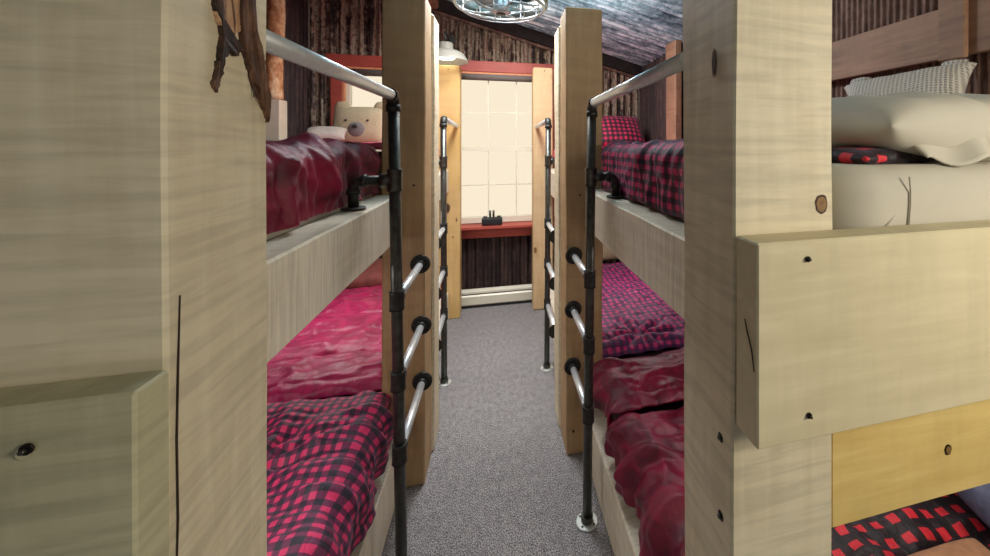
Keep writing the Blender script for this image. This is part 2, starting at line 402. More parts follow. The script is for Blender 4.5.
# ceiling log rafter stub
tag(link('rafter', timber(-.72, -.58, 3.2, YB-.12, 3.07, 3.225, 'y', .02, .01), 'barnwood'), 'weathered brown rafter under the tin ceiling by the caged fan', 'rafter')

# baseboard heater
h = empty('baseboard_heater', (-.2, YB-.06, 0), 'cream metal baseboard heater under the window', 'heater')
bm = bmesh.new()
prof = [(.0, .03), (-.055, .03), (-.062, .04), (-.062, .12), (-.05, .135), (-.05, .165), (-.02, .185), (0, .185)]
hx0, hx1 = -1.2, .62
rows = [[bm.verts.new((x, YB-.034+dy, z)) for dy, z in prof] for x in (hx0, hx1)]
for i in range(len(prof)): bm.faces.new((rows[0][i], rows[0][(i+1) % len(prof)], rows[1][(i+1) % len(prof)], rows[1][i]))
for r_ in rows: bm.faces.new(r_)
link('heater_cover', bm, 'heater', h)
link('heater_slot', box(hx0+.01, hx1-.01, YB-.0865, YB-.083, .138, .146), 'black', h)
link('heater_foot', box(hx0+.02, hx1-.02, YB-.085, YB-.04, 0, .029), 'black', h)

# ------------------------------------------------------------ BUNK FRAMES
def sunk_bolt(p, nrm, r, parent, light=False):
    p = Vector(p); nrm = Vector(nrm)
    bm = bmesh.new(); add_tube(bm, [p+nrm*.0005, p+nrm*.0025], r, 14)
    o = link('bolt_hole', bm, 'hole', parent)
    bm = tube([p+nrm*.003, p+nrm*.007], r*.45, 6); link('bolt', bm, 'iron', o)
    if light:
        t = Vector((-r*.6, 0, -r*.7)) if abs(nrm.y) > .5 else Vector((0, r*.6, -r*.7))
        link('washer', tube([p+t+nrm*.0001, p+t+nrm*.0012], r*1.1, 14), 'washer', o)
def knot(y_or_p, nrm, r, rz, parent, m='knot', ring='knot_dark'):
    """oval knot laid into a face"""
    p = Vector(y_or_p); n = Vector(nrm); side = Vector((0, 0, 1)).cross(n)
    for k, (s, mm, nm) in enumerate(((1, ring, 'knot_ring'), (.78, m, 'knot'))):
        bm = bmesh.new(); vv = []
        for i in range(22):
            t = 2*math.pi*i/22; q = 1+.14*noise.noise(Vector((math.cos(t)*2, math.sin(t)*2, r*90+k)))
            vv.append(bm.verts.new(p+n*(.0006+.0006*k)+side*math.cos(t)*r*s*q+Vector((0, 0, 1))*math.sin(t)*rz*s*q))
        bb = [bm.verts.new(v.co-n*.0012) for v in vv]
        bm.faces.new(vv); bm.faces.new(bb[::-1])
        for i in range(22): bm.faces.new((vv[i], vv[(i+1) % 22], bb[(i+1) % 22], bb[i]))
        link(nm, bm, mm, parent)
def crack(pts, nrm, wd, parent, name='crack'):
    n = Vector(nrm); bm = bmesh.new(); L_, Rr = [], []; side = Vector((0, 0, 1)).cross(n)
    for i, p in enumerate(pts):
        p = Vector(p); f = math.sin(math.pi*(i+.25)/(len(pts)-.5))*wd*(1+.4*noise.noise(p*40))
        L_.append(p-side*f); Rr.append(p+side*f)
    fr = [[bm.verts.new(q+n*.001) for q in a] for a in (L_, Rr)]; bk = [[bm.verts.new(q-n*.0004) for q in a] for a in (L_, Rr)]
    for i in range(len(pts)-1):
        bm.faces.new((fr[0][i], fr[0][i+1], fr[1][i+1], fr[1][i])); bm.faces.new((bk[0][i], bk[0][i+1], bk[1][i+1], bk[1][i]))
        for a in (0, 1): bm.faces.new((fr[a][i], fr[a][i+1], bk[a][i+1], bk[a][i]))
    link(name, bm, 'crack', parent)

RT, RB = 1.457, 1.242          # upper side rail top and bottom
def rail_pair(t, s, y0, y1, mt='pine_rail', seed=0):
    X0, X1 = (.465, .57) if s > 0 else (-.57, -.465)
    a = link('side_rail', timber(X0, X1, y0, y1, RB, RT, 'y', .006, .003, seed=seed), mt, t)
    b = link('side_rail', timber(X0, X1, y0, y1, 0.002, .265, 'y', .006, .003, seed=seed+3), mt, t)
    # platforms that carry the mattresses
    xa, xb = (.575, XR-.06) if s > 0 else (XL+.06, -.575)
    for z in (RB+.03, .05):
        bm = bmesh.new(); n = 12
        for i in range(n):
            yy = y0+.03+(y1-y0-.1)*i/(n-1); add_box(bm, xa, xb, yy, yy+.07, z, z+.03)
        link('slat_base', bm, 'pine_board', t)
    return a, b
# near right
t = empty('bunk_bed', (.47, 1.4, 0), 'nearest right pine bunk frame with bolted cream end board', 'bunk bed', 'bunk frames')
near_r = t
fnr = lambda v: Vector((v.x+(.003 if v.x < .4 else 0)*math.sin(v.z*4), v.y-(.020*min(1, max(0, (2.05-v.z)/.6)) if v.y > .7 else 0), v.z))
p = link('post', timber(.372, .572, .59, .79, 0, 2.46, 'z', .004, .003, .04, fnr, 1), ['pine'], t)
sunk_bolt((.3715, .623, 1.199), (-1, 0, 0), .008, p); sunk_bolt((.3715, .623, 1.065), (-1, 0, 0), .008, p)
knot((.3715, .648, 1.845), (-1, 0, 0), .008, .026, p, 'knot_dark', 'knot')
knot((.545, .5895, 1.597), (0, -1, 0), .013, .017, p)
p = link('post', timber(.362, .566, 2.20, 2.405, 0, 2.46, 'z', .006, .004, .05, seed=5), 'pine_brown', t, label='brown pine post behind the ladder')
sunk_bolt((.438, 2.198, 1.424), (0, -1, 0), .006, p); sunk_bolt((.40, 2.198, .129), (0, -1, 0), .007, p)
rail_pair(t, 1, .78, 2.195, seed=2)
eb = link('end_board', timber(.372, XR-.1, .526, .583, 1.246, 1.5535, 'x', .0028, .0015, seed=4), 'pine_board', t, label='wide cream end board with two bolt holes')
sunk_bolt((.46, .525, 1.525), (0, -1, 0), .0045, eb); sunk_bolt((.462, .525, 1.285), (0, -1, 0), .0045, eb)
crack([(.3714, .556, 1.43), (.3714, .548, 1.41), (.3714, .538, 1.39), (.3714, .532, 1.36)], (-1, 0, 0), .0012, eb)
lb = link('end_board', timber(.576, XR-.1, .60, .65, 1.012, 1.235, 'x', .004, .0015, seed=6), 'pine_board_yellow', t, label='yellower lower end board with a small dark knot')
knot((.851, .5992, 1.105), (0, -1, 0), .008, .010, lb, 'knot', 'hole')
# near left
t = empty('bunk_bed', (-.46, 1.4, 0), 'nearest left pine bunk frame whose post has a torn bark scar', 'bunk bed', 'bunk frames')
near_l = t
def fnl(v):
    if v.x > -.36 and v.z > 1.5:
        d = math.exp(-((v.y-.655)/.04)**2)*min(1, max(0, (v.z-1.74)/.08)); v.x -= .006*d
    return v
p = link('post', timber(-.55, -.35, .547, .75, 0, 2.46, 'z', .004, .003, .03, fnl, 9), 'pine', t)
crack([(-.3485, .564, 1.53), (-.3485, .561, 1.447), (-.3485, .559, 1.37), (-.3485, .561, 1.28), (-.3485, .558, 1.2)], (1, 0, 0), .0011, p)
def scar(poly, m, name, depth=.003, x=-.352):
    bm = bmesh.new(); f = []; k = []
    dense = []
    for i, (y, z) in enumerate(poly):
        y2, z2 = poly[(i+1) % len(poly)]
        for q in range(12):
            a = y+(y2-y)*q/12; b_ = z+(z2-z)*q/12
            j = noise.noise_vector(Vector((a*90, b_*90, 1)))*.003+noise.noise_vector(Vector((a*330, b_*200, 4)))*.0028
            dense.append((a+j[0], b_+j[1]))
    for (y, z) in dense:
        h = depth*(.7+.9*abs(noise.noise(Vector((y*120, z*60, 3)))))
        f.append(bm.verts.new((x+h, y, z))); k.append(bm.verts.new((x-.006, y, z)))
    n = len(f); bm.faces.new(f); bm.faces.new(k[::-1])
    for i in range(n): bm.faces.new((f[i], f[(i+1) % n], k[(i+1) % n], k[i]))
    return link(name, bm, m, p)
scar([(.614, 2.1), (.626, 2.1), (.630, 1.95), (.642, 1.865), (.662, 1.852), (.684, 1.835), (.672, 1.823), (.657, 1.829), (.645, 1.815), (.637, 1.79), (.626, 1.765), (.622, 1.778), (.634, 1.81), (.644, 1.842), (.636, 1.862), (.622, 1.885), (.614, 1.95)], 'bark_dark', 'bark_scar', .004)
scar([(.605, 2.05), (.661, 2.05), (.678, 1.875), (.680, 1.86), (.661, 1.847), (.645, 1.846), (.63, 1.868)], 'scar_wood', 'scar_wood', .0025)
scar([(.678, 2.05), (.700, 2.05), (.711, 1.878), (.733, 1.828), (.7485, 1.765), (.747, 1.735), (.731, 1.758), (.703, 1.797), (.684, 1.84), (.676, 1.873)], 'bark', 'bark_flake', .007)
for (a, b_, wd, r_) in (((.650, 2.05), (.750, 1.736), .010, .0045), ((.668, 2.0), (.744, 1.772), .006, .0035), ((.634, 2.05), (.668, 1.84), .007, .003), ((.70, 1.86), (.708, 1.77), .004, .002), ((.690, 1.83), (.722, 1.762), .004, .0025)):
    pts = []; rr = []
    for i in range(24):
        f = i/23; nn = noise.noise_vector(Vector((f*6, a[0]*50, 0)))
        pts.append((-.349+nn[2]*.003, a[0]+(b_[0]-a[0])*f+nn[0]*.004, a[1]+(b_[1]-a[1])*f)); rr.append(max(.0008, (r_*(1+.5*nn[1]))*math.sin(math.pi*min(1, .15+f*.85))**.5 if f < .99 else .0008))
    link('bark_strip', tube(pts, rr, 8), 'bark', p)
p = link('post', timber(-.55, -.355, 2.19, 2.395, 0, 2.46, 'z', .006, .004, .05, seed=12), 'pine_brown', t, label='brown pine post behind the ladder')
sunk_bolt((-.405, 2.188, 1.50), (0, -1, 0), .006, p); sunk_bolt((-.446, 2.188, .24), (0, -1, 0), .007, p)
rail_pair(t, -1, .755, 2.185, seed=13)
eb = link('end_board', timber(XL+.1, -.3445, .501, .5455, 1.150, 1.4570, 'x', .003, .001, seed=14), 'pine_olive', t, label='end board with a sunken dark bolt')
sunk_bolt((-.423, .499, 1.418), (0, -1, 0), .0052, eb, True)
link('end_board', timber(XL+.1, -.556, .60, .65, 1.02, 1.235, 'x', .004, .0015, seed=6), 'pine_olive', t)
# far right
t = empty('bunk_bed', (.46, 3.4, 0), 'far right pine bunk frame ending in a round-topped post at the window', 'bunk bed', 'bunk frames')
tp = lambda v: v
p = link('post', timber(.352, .556, 2.415, 2.62, 0, 2.42, 'z', .012, .004, .05, seed=21), 'pine', t)
p = link('post', timber(.349, .556, 4.21, 4.385, 0, 2.50, 'z', .014, .002, .05, seed=22), 'pine_tan', t, label='honey-coloured end post')
sunk_bolt((.465, 4.209, 2.465), (0, -1, 0), .006, p)
knot((.372, 4.207, .62), (0, -1, 0), .014, .03, p, 'knot', 'knot_dark')
rail_pair(t, 1, 2.625, 4.205, 'pine_rail', seed=23)
# far left
t = empty('bunk_bed', (-.46, 3.4, 0), 'far left pine bunk frame ending in a golden post below the white lamp', 'bunk bed', 'bunk frames')
p = link('post', timber(-.55, -.342, 2.405, 2.61, 0, 2.43, 'z', .012, .004, .05, seed=31), 'pine', t)
p = link('post', timber(-.563, -.362, 4.21, 4.385, 0, 2.48, 'z', .006, .002, .05, seed=32), 'pine_orange', t, label='honey-coloured end post')
knot((-.481, 4.207, 1.086), (0, -1, 0), .030, .05, p, 'knot_dark', 'knot')
sunk_bolt((-.426, 4.208, .80), (0, -1, 0), .007, p); sunk_bolt((-.47, 4.208, 2.44), (0, -1, 0), .005, p)
rail_pair(t, -1, 2.615, 4.205, 'pine_rail', seed=33)

# ------------------------------------------------------------ PIPE LADDERS
def disc(bm, p, n, r, th=.006, seg=22):
    p = Vector(p); n = Vector(n).normalized(); return add_tube(bm, [p, p+n*th*.4, p+n*th], [r, r, r*.93], seg)
def ladder(xt, xb, Y, d, rungs, tee, yw, yh, label, hx=None):
    """pole leaning slightly, rungs run along Y*d to the post face yw, handrail along -Y*d to yh"""
    zt = 1.887
    X = lambda z: xb+(xt-xb)*z/zt
    s = 1 if xt > 0 else -1
    t = empty('pipe_ladder', (xb, Y, 0), label, 'ladder', 'pipe ladders')
    link('pole', tube([(X(.012), Y, .012), (X(1.0), Y, 1.0), (X(zt-.035), Y, zt-.035)], .0205, 18), 'iron', t)
    bm = bmesh.new(); disc(bm, (xb, Y, .002), (0, 0, 1), .05)
    fl = link('floor_flange', bm, 'flange_w', t)
    bm = tube([(X(.008), Y, .008), (X(.035), Y, .035)], .027, 18); link('flange_collar', bm, 'iron', fl)
    for k in range(4):
        a = math.pi/4+k*math.pi/2; q = Vector((xb+.037*math.cos(a), Y+.037*math.sin(a), .0081))
        link('screw', tube([q, q+Vector((0, 0, .0015))], .005, 8), 'hole', fl)
    # top elbow and handrail
    c = Vector((xt, Y-d*.035, zt-.035))
    pts = arc(c, (0, d, 0), (0, 0, 1), .035, 8)
    bm = tube(pts, .0225, 18); add_tube(bm, [(xt, Y, zt-.06), (xt, Y, zt-.034)], .026, 18); add_tube(bm, [(xt, Y-d*.034, zt), (xt, Y-d*.045, zt)], .0245, 18)
    link('elbow', bm, 'iron_dark', t)
    link('handrail', tube([(xt, Y-d*.05, zt), (hx or xt, yh+d*.012, zt)], .0195, 20), 'galv', t)
    
    for z in rungs:
        x = X(z); bm = bmesh.new()
        add_tube(bm, [(x, Y, z-.036), (x, Y, z-.027), (x, Y, z+.027), (x, Y, z+.036)], [.0275, .026, .026, .0275], 18)
        add_tube(bm, [(x, Y+d*.015, z), (x, Y+d*.042, z)], .0225, 16)
        link('tee_fitting', bm, 'iron_dark', t)
        link('rung', tube([(x, Y+d*.03, z), (x, yw-d*.02, z)], .0165, 18), 'galv', t)
        bm = bmesh.new(); disc(bm, (x, yw-d*.0015, z), (0, -d, 0), .047, .008); add_tube(bm, [(x, yw-d*.008, z), (x, yw-d*.032, z)], .024, 18)
        f = link('rung_flange', bm, 'iron_dark', t)
    # bracket: tee on the pole, elbow, flange on the side rail
    z = tee; x = X(z); xf = s*.522
    bm = tube([(x, Y, z-.042), (x, Y, z-.03), (x, Y, z+.03), (x, Y, z+.042)], [.0285, .026, .026, .0285], 18)
    add_tube(bm, [(x+s*.01, Y, z), (x+s*.05, Y, z)], [.024, .026], 16)
    link('bracket_tee', bm, 'iron', t)
    bm = tube([(x+s*.045, Y, z)]+arc((xf-s*.03, Y, z-.03), (0, 0, 1), (s, 0, 0), .03, 6)+[(xf, Y, RT+.012)], .0185, 14)
    add_tube(bm, [(xf-s*.028, Y, z), (xf-s*.046, Y, z)], .024, 14); add_tube(bm, [(xf, Y, z-.032), (xf, Y, z-.05)], .024, 14)
    link('bracket_elbow', bm, 'iron_dark', t)
    bm = bmesh.new(); disc(bm, (xf, Y, RT+.0035), (0, 0, 1), .042, .008)
    link('rail_flange', bm, 'iron_dark', t)
ladder(-.386, -.356, 1.697, 1, (1.108, .803, .524), 1.566, 2.183, .757, 'iron pipe ladder on the left whose handrail reaches the bark-scarred post', -.405)
ladder(.411, .3885, 1.79, 1, (1.095, .80, .49), 1.556, 2.193, .797, 'iron pipe ladder on the right, its floor flange fully in view', .40)
ladder(-.378, -.372, 3.09, -1, (1.105, .80, .49), 1.58, 2.618, 4.203, 'far left pipe ladder between the doubled post and golden end post', -.39)
ladder(.372, .360, 3.10, -1, (1.105, .80, .49), 1.58, 2.628, 4.203, 'far right pipe ladder between the doubled post and window-side post', .385)

# ------------------------------------------------------------ BEDDING
def drape(x0, x1, y0, y1, zt, dx, dy, amp=.012, fold=.02, rad=.05, res=.0125, seed=0, puff=.0, skip_wall=None, quilt=0, far_drop=True, pinch=None, crease=.013):
    """a cover lying on a bed top (x0..x1, y0..y1, zt), hanging dx over the corridor side and dy over the ends"""
    s = 1 if (x0+x1) > 0 else -1
    xi = x0 if s > 0 else x1      # corridor edge
    W = abs(x1-x0); nu = int((W+dx)/res); nv = int((y1-y0+2*dy)/res)
    bm = bmesh.new(); uvl = bm.loops.layers.uv.new('UVMap'); grid = []; uvs = {}
    def bend(t, drop):           # t<0 beyond the edge: returns (inset along top, down)
        L_ = rad*math.pi/2
        if t >= 0: return t+rad*0+0, 0
        a = -t
        if a < L_: th = a/rad; return -rad*math.sin(th), rad*(1-math.cos(th))
        return -rad, rad+(a-L_)
    for i in range(nu+1):
        row = []
        u = -dx+(W+dx)*i/nu; bx, dzx = bend(u, dx)
        for j in range(nv+1):
            v = -dy+(y1-y0+2*dy)*j/nv
            if v < (y1-y0)/2: by, dzy = bend(v, dy); yy = y0+by
            else: by, dzy = bend((y1-y0)-v, dy); yy = y1-by
            dz = max(dzx, dzy)
            e = min(u, v, y1-y0-v)
            pos = Vector((xi+s*bx, yy, zt-dz))
            q = Vector((u*2.2, v*2.2, seed*3.1))
            h = noise.noise(q)*amp*1.4 + noise.noise(Vector((u*7, v*7+noise.noise(q*2)*2, seed)))*amp*.8
            # folds that run down the hanging side
            wv = v*9+1.6*noise.noise(Vector((u*2.5, v*3, seed+5)))+seed
            side = min(1, max(0, (.18-u)/.25))
            h += (1-abs(math.sin(wv*1.6)))**1.6*fold*side
            h += fold*.5*(1-abs(math.sin(v*27+u*5+4*noise.noise(Vector((u*4, v*6, seed+9))))))**2*(.35+.65*side)
            w1 = noise.noise(Vector((u*3.2+.8*noise.noise(q*1.7), v*8.5+1.2*noise.noise(q*1.3+Vector((3, 1, 0))), seed*1.7)))
            w2 = noise.noise(Vector((u*7+v*3, v*13-u*4+1.5*noise.noise(q*2.1), seed*2.3)))
            h += crease*((1-min(1, abs(w1)*3.2))**2+.6*(1-min(1, abs(w2)*3.5))**2)
            if quilt:
                qv = abs(math.sin(math.pi*(v/quilt)))
                h += .036*(qv**.35)-.03
                h += .008*abs(noise.noise(Vector((u*6, v*20, seed))))
            h += puff*math.sin(math.pi*min(1, max(0, (v)/(y1-y0))))
            if pinch:
                pu, pv = pinch; d = math.hypot(u-pu, v-pv); ang = math.atan2(v-pv, u-pu)
                h += .02*math.sin(ang*9)*math.exp(-(d/.28)**2)*min(1, d/.05)-.03*math.exp(-(d/.06)**2)
            nrm = Vector((0, 0, 1))
            if u < 0: 
                k = min(1, -u/rad); nrm = Vector((-s*k, 0, 1-k*.9))
            if e == v and v < 0: nrm = Vector((nrm.x*.5, -min(1, -v/rad), .2))
            if e == y1-y0-v and e < 0: nrm = Vector((nrm.x*.5, min(1, -e/rad), .2))
            nrm.normalize(); pos += nrm*h
            vt = bm.verts.new(pos); row.append(vt); uvs[vt] = (u, v)
        grid.append(row)
    for i in range(nu):
        for j in range(nv):
            f = bm.faces.new((grid[i][j], grid[i+1][j], grid[i+1][j+1], grid[i][j+1])); f.smooth = True
            for lp in f.loops: lp[uvl].uv = uvs[lp.vert]
    return bm
def cover(name, m, label, cat, th=.012, **k):
    o = link(name, drape(**k), m, smooth=True)
    md = o.modifiers.new('thickness', 'SOLIDIFY'); md.thickness = th; md.offset = 0
    md = o.modifiers.new('smooth', 'SUBSURF'); md.levels = 1; md.render_levels = 1
    return tag(o, label, cat)

def mattress(x0, x1, y0, y1, z0, z1, m, label, r=.06, name='mattress'):
    bm = bmesh.new(); n = 10; 
    prof = [(r*.35, 0), (0.012, .02), (0, .05), (0, (z1-z0)-.05), (.014, (z1-z0)-.018), (.05, z1-z0)]
    rings = []
    for ins, h in prof:
        ring = []
        for cx, cy, a0 in ((x1-r, y1-r, 0), (x0+r, y1-r, 90), (x0+r, y0+r, 180), (x1-r, y0+r, 270)):
            for k in range(n+1):
                a = R(a0+90*k/n); ring.append(bm.verts.new((cx+(r-ins*.9)*math.cos(a), cy+(r-ins*.9)*math.sin(a), z0+h)))
        rings.append(ring)
    for a, b_ in zip(rings, rings[1:]):
        for k in range(len(a)):
            f = bm.faces.new((a[k], a[(k+1) % len(a)], b_[(k+1) % len(a)], b_[k])); f.smooth = True
    bm.faces.new(rings[0]); bm.faces.new(rings[-1])
    o = link(name, bm, m); return tag(o, label, 'mattress', 'bunk mattresses')

def pillow(w, h, t, seed=0, m_=26, pinch=.06, ears=0, wr=.008):
    """pillow in its own axes: x width, y height, z thickness, with wrinkles and drawn-in edges"""
    bm = bmesh.new(); uvl = bm.loops.layers.uv.new('UVMap'); g = {}
    for sd in (1, -1):
        for i in range(m_+1):
            for j in range(m_+1):
                u = -1+2*i/m_; v = -1+2*j/m_
                if sd == -1 and (i in (0, m_) or j in (0, m_)): g[(sd, i, j)] = g[(1, i, j)]; continue
                x = u*w/2*(1-pinch*(1-v*v)*abs(u)**3); y = v*h/2*(1-pinch*(1-u*u)*abs(v)**3)
                z = sd*t/2*((1-abs(u)**2.6)*(1-abs(v)**2.6))**.45
                nn = noise.noise(Vector((x*7, y*7, seed+sd)))+.6*noise.noise(Vector((x*18, y*6, seed+sd*2)))
                z += sd*nn*wr*min(1, 3*(1-abs(u)), 3*(1-abs(v)))
                g[(sd, i, j)] = bm.verts.new((x, y, z))
        for i in range(m_):
            for j in range(m_):
                q = [g[(sd, i, j)], g[(sd, i+1, j)], g[(sd, i+1, j+1)], g[(sd, i, j+1)]]
                f = bm.faces.new(q); f.smooth = True
                for lp in f.loops: lp[uvl].uv = (lp.vert.co.x, lp.vert.co.y)
    return bm
def place(bm, loc, rot):
    bmesh.ops.transform(bm, matrix=Matrix.Translation(loc) @ rot, verts=bm.verts); return bm
def rotm(rx=0, ry=0, rz=0):
    return Matrix.Rotation(R(rz), 4, 'Z') @ Matrix.Rotation(R(ry), 4, 'Y') @ Matrix.Rotation(R(rx), 4, 'X')
def smooth_pillow(o):
    md = o.modifiers.new('smooth', 'SUBSURF'); md.levels = 1; md.render_levels = 1; return o

# mattresses
XI = .582
mats = [(1, .60, 2.20, 1.305, 1.66, 'cream fitted-sheet mattress on the nearest right upper bunk'),
        (-1, .56, 2.20, 1.305, 1.64, 'mattress under the maroon satin cover, nearest left upper bunk'),
        (1, .62, 2.20, .085, .42, 'mattress under the maroon quilt, nearest right lower bunk'),
        (-1, .62, 2.20, .085, .42, 'mattress under the checked cover, nearest left lower bunk'),
        (1, 2.30, 4.28, 1.305, 1.60, 'mattress under the rose sheet, far right upper bunk'),
        (-1, 2.30, 4.28, 1.305, 1.64, 'mattress under the bear pillow, far left upper bunk'),
        (1, 2.30, 4.28, .085, .42, 'mattress under the purple checked cover, far right lower bunk'),
        (-1, 2.30, 4.28, .085, .42, 'mattress under the raspberry quilt, far left lower bunk')]
for k, (s, a, b_, z0, z1, lab) in enumerate(mats):
    x0, x1 = (XI, 1.52) if s > 0 else (-1.56, -XI)
    if k == 0: x0 = .60
    mo = mattress(x0, x1, a, b_, z0, z1, 'cream_sheet' if k in (0, 1, 4, 5) else 'shaded_ticking', lab, r=.10 if k == 0 else .06)
    if k == 0:   # sheet corner seam and gathered pleats
        bm = bmesh.new()
        pts = [(.752+.003*math.sin(i*1.1), .5985-.0015, 1.64-.3*i/11) for i in range(12)]
        link('corner_seam', tube(pts, .0018, 8), 'cream_sheet', mo)
        bm = bmesh.new()
        for q in range(7):
            pts = []
            for i in range(9):
                f = i/8; pts.append((.742-.11*f, .6045-.004*math.sin(math.pi*f)+.02*max(0, f-.75), 1.585-.028*q-.10*f))
            add_tube(bm, pts, [.0005+.0055*math.sin(math.pi*i/8) for i in range(9)], 8)
        link('gathers', bm, 'cream_sheet', mo, smooth=True)

# covers
cover('comforter', 'maroon', 'maroon satin comforter bunched on the nearest left upper bunk', 'comforter',
      x0=-1.56, x1=-.635, y0=.80, y1=2.13, zt=1.69, dx=.25, dy=.05, amp=.010, fold=.034, crease=.015, rad=.055, seed=3)
cover('comforter', 'plaid', 'pink and black buffalo-check comforter on the nearest left lower bunk', 'comforter',
      x0=-1.56, x1=-.585, y0=.62, y1=2.14, zt=.50, dx=.24, dy=.06, amp=.026, fold=.03, rad=.07, seed=7, puff=.01, pinch=(.30, 1.15))
cover('quilt', 'magenta', 'raspberry quilted satin comforter on the far left lower bunk', 'comforter',
      x0=-1.56, x1=-.62, y0=2.36, y1=3.75, zt=.50, dx=.18, dy=.09, amp=.012, fold=.010, rad=.06, seed=11, quilt=.30)
cover('comforter', 'plaid', 'pink and black buffalo-check comforter on the nearest right upper bunk', 'comforter',
      x0=.615, x1=1.52, y0=1.02, y1=2.12, zt=1.69, dx=.25, dy=.03, amp=.012, fold=.022, rad=.05, seed=14)
cover('comforter', 'maroon', 'maroon quilted satin comforter spread along the nearest right lower bunk', 'comforter',
      x0=.60, x1=1.52, y0=1.12, y1=1.74, zt=.47, dx=.20, dy=.05, amp=.035, fold=.05, rad=.07, seed=18, quilt=.34)
cover('comforter', 'maroon', 'puffed maroon satin comforter folded at the far end of nearest right lower bunk', 'comforter',
      x0=.60, x1=1.52, y0=1.84, y1=2.12, zt=.52, dx=.16, dy=.08, amp=.03, fold=.035, rad=.09, seed=41, quilt=.32)
cover('comforter', 'plaid_purple', 'purplish small-check comforter on the far right lower bunk', 'comforter',
      x0=.62, x1=1.52, y0=2.34, y1=3.95, zt=.50, dx=.18, dy=.07, amp=.018, fold=.014, rad=.06, seed=22, pinch=(.25, .1))
cover('blanket', 'plaid_red', 'red and black buffalo-check blanket on lower bunk behind the yellow board', 'blanket',
      x0=.66, x1=1.50, y0=.68, y1=1.06, zt=.56, dx=.10, dy=.02, amp=.04, fold=.02, rad=.06, seed=26)
cover('sheet', 'pink_sheet', 'rose-pink sheet on the far right upper bunk', 'sheet',
      x0=.62, x1=1.52, y0=2.34, y1=4.20, zt=1.665, dx=.15, dy=.05, amp=.01, fold=.01, crease=.006, rad=.05, seed=29)
cover('sheet', 'pink_sheet', 'dusky rose sheet under the bear pillow on far left upper bunk', 'sheet',
      x0=-1.56, x1=-.62, y0=2.34, y1=4.20, zt=1.70, dx=.15, dy=.05, amp=.01, fold=.01, crease=.006, rad=.05, seed=31)

# pillows
o = link('pillow', place(pillow(.86, .46, .185, 2, wr=.022), (1.15, .86, 1.742), rotm(3, 1, 2)), 'cream_sheet', smooth=True)
tag(smooth_pillow(o), 'large cream pillow lying on the nearest right upper mattress', 'pillow')
# opening of the pillowcase: a flap with its tie
bm = bmesh.new(); gr = []
for i in range(15):
    row = []
    for j in range(7):
        u, v = i/14, j/6
        row.append(bm.verts.new((.83+.20*u, .655-.035*v+.012*math.sin(u*7)*v, 1.70-.032*v+.03*u*u*(1-v)+.01*math.sin(u*9+v))))
    gr.append(row)
for i in range(14):
    for j in range(6): bm.faces.new((gr[i][j], gr[i+1][j], gr[i+1][j+1], gr[i][j+1])).smooth = True
f = link('pillowcase_flap', bm, 'cream_sheet', o, smooth=True); md = f.modifiers.new('t', 'SOLIDIFY'); md.thickness = .004
o = link('throw', place(pillow(.34, .16, .05, 5, 14), (.86, .75, 1.672), rotm(0, 0, 8)), 'plaid_red', smooth=True)
tag(smooth_pillow(o), 'red and black check throw corner peeking out under the cream pillow', 'throw')

t = empty('pillow', (1.40, 1.12, 1.80), 'grey waffle-knit cushion with tufted ears propped behind the cream pillow', 'pillow')
B = rotm(50, -6, -62)
body = pillow(.42, .32, .15, 9, 30, .20, wr=.010)
link('cushion', place(body, (1.40, 1.14, 1.842), B), 'waffle', t, smooth=True)
for sx in (-1, 1):
    e = pillow(.075, .06, .05, 4+sx, 12, 0, wr=.006); 
    mt = Matrix.Translation((1.40, 1.14, 1.842)) @ B @ Matrix.Translation((sx*.145, .150, .0))
    bmesh.ops.transform(e, matrix=mt, verts=e.verts); link('ear', e, 'waffle', t, smooth=True)

def ball(c, r, seg=20, sc=(1, 1, 1), rot=None, nz=0):
    bm = bmesh.new(); bmesh.ops.create_uvsphere(bm, u_segments=seg, v_segments=seg//2+2, radius=1)
    for v in bm.verts:
        k = 1+nz*noise.noise(v.co*3); p_ = Vector((v.co.x*r*sc[0]*k, v.co.y*r*sc[1]*k, v.co.z*r*sc[2]*k))
        if rot: p_ = rot @ p_
        v.co = p_+Vector(c)
    for f in bm.faces: f.smooth = True
    return bm
def bear(loc, rz, w_, h_, label, m='bear'):
    t = empty('bear_pillow', loc, label, 'pillow'); c = Vector(loc); Rz = rotm(-80, 0, rz)
    T = Matrix.Translation(c+Vector((0, 0, h_/2)))
    def pt(x, y, z): return T @ rotm(0, 0, rz) @ Vector((x, z, y))
    body = pillow(w_, h_, .18, 3, 24, -.04, wr=.004)
    bmesh.ops.transform(body, matrix=T @ rotm(80, 0, rz), verts=body.verts)
    link('head', body, m, t, smooth=True)
    for sx in (-1, 1):
        link('ear', ball(pt(sx*w_*.36, h_*.45, .02), .075*w_/.5, 16, (1, .5, 1), rotm(0, 0, rz), .1), m, t)
        link('eye', ball(pt(sx*.098*w_/.5, h_*.14, -.082), .011, 12), 'black', t)
    link('muzzle', ball(pt(0, -h_*.10, -.085), .075*w_/.5, 24, (1.08, .35, .98), rotm(0, 0, rz)), 'muzzle', t)
    link('nose', ball(pt(0, -h_*.02, -.118), .022*w_/.5, 14, (1.2, .5, .8), rotm(0, 0, rz)), 'black', t)
bear((-1.205, 4.12, 1.70), -8, .47, .345, 'oatmeal bear-face pillow before the window on the far left upper bunk')
bear((1.16, 4.12, .50), 6, .46, .36, 'bear-face pillow at the head of the far right lower bunk')
o = link('pillow', place(pillow(.50, .34, .17, 12), (-1.13, 3.93, .585), rotm(20, 0, 0)), 'brown_pillow', smooth=True)
tag(smooth_pillow(o), 'rusty brown pillow at the head of the far left lower bunk', 'pillow')
o = link('pillow', place(pillow(.62, .44, .20, 15, wr=.01), (1.18, 4.05, 1.83), rotm(50, 0, 0)), 'plaid_small', smooth=True)
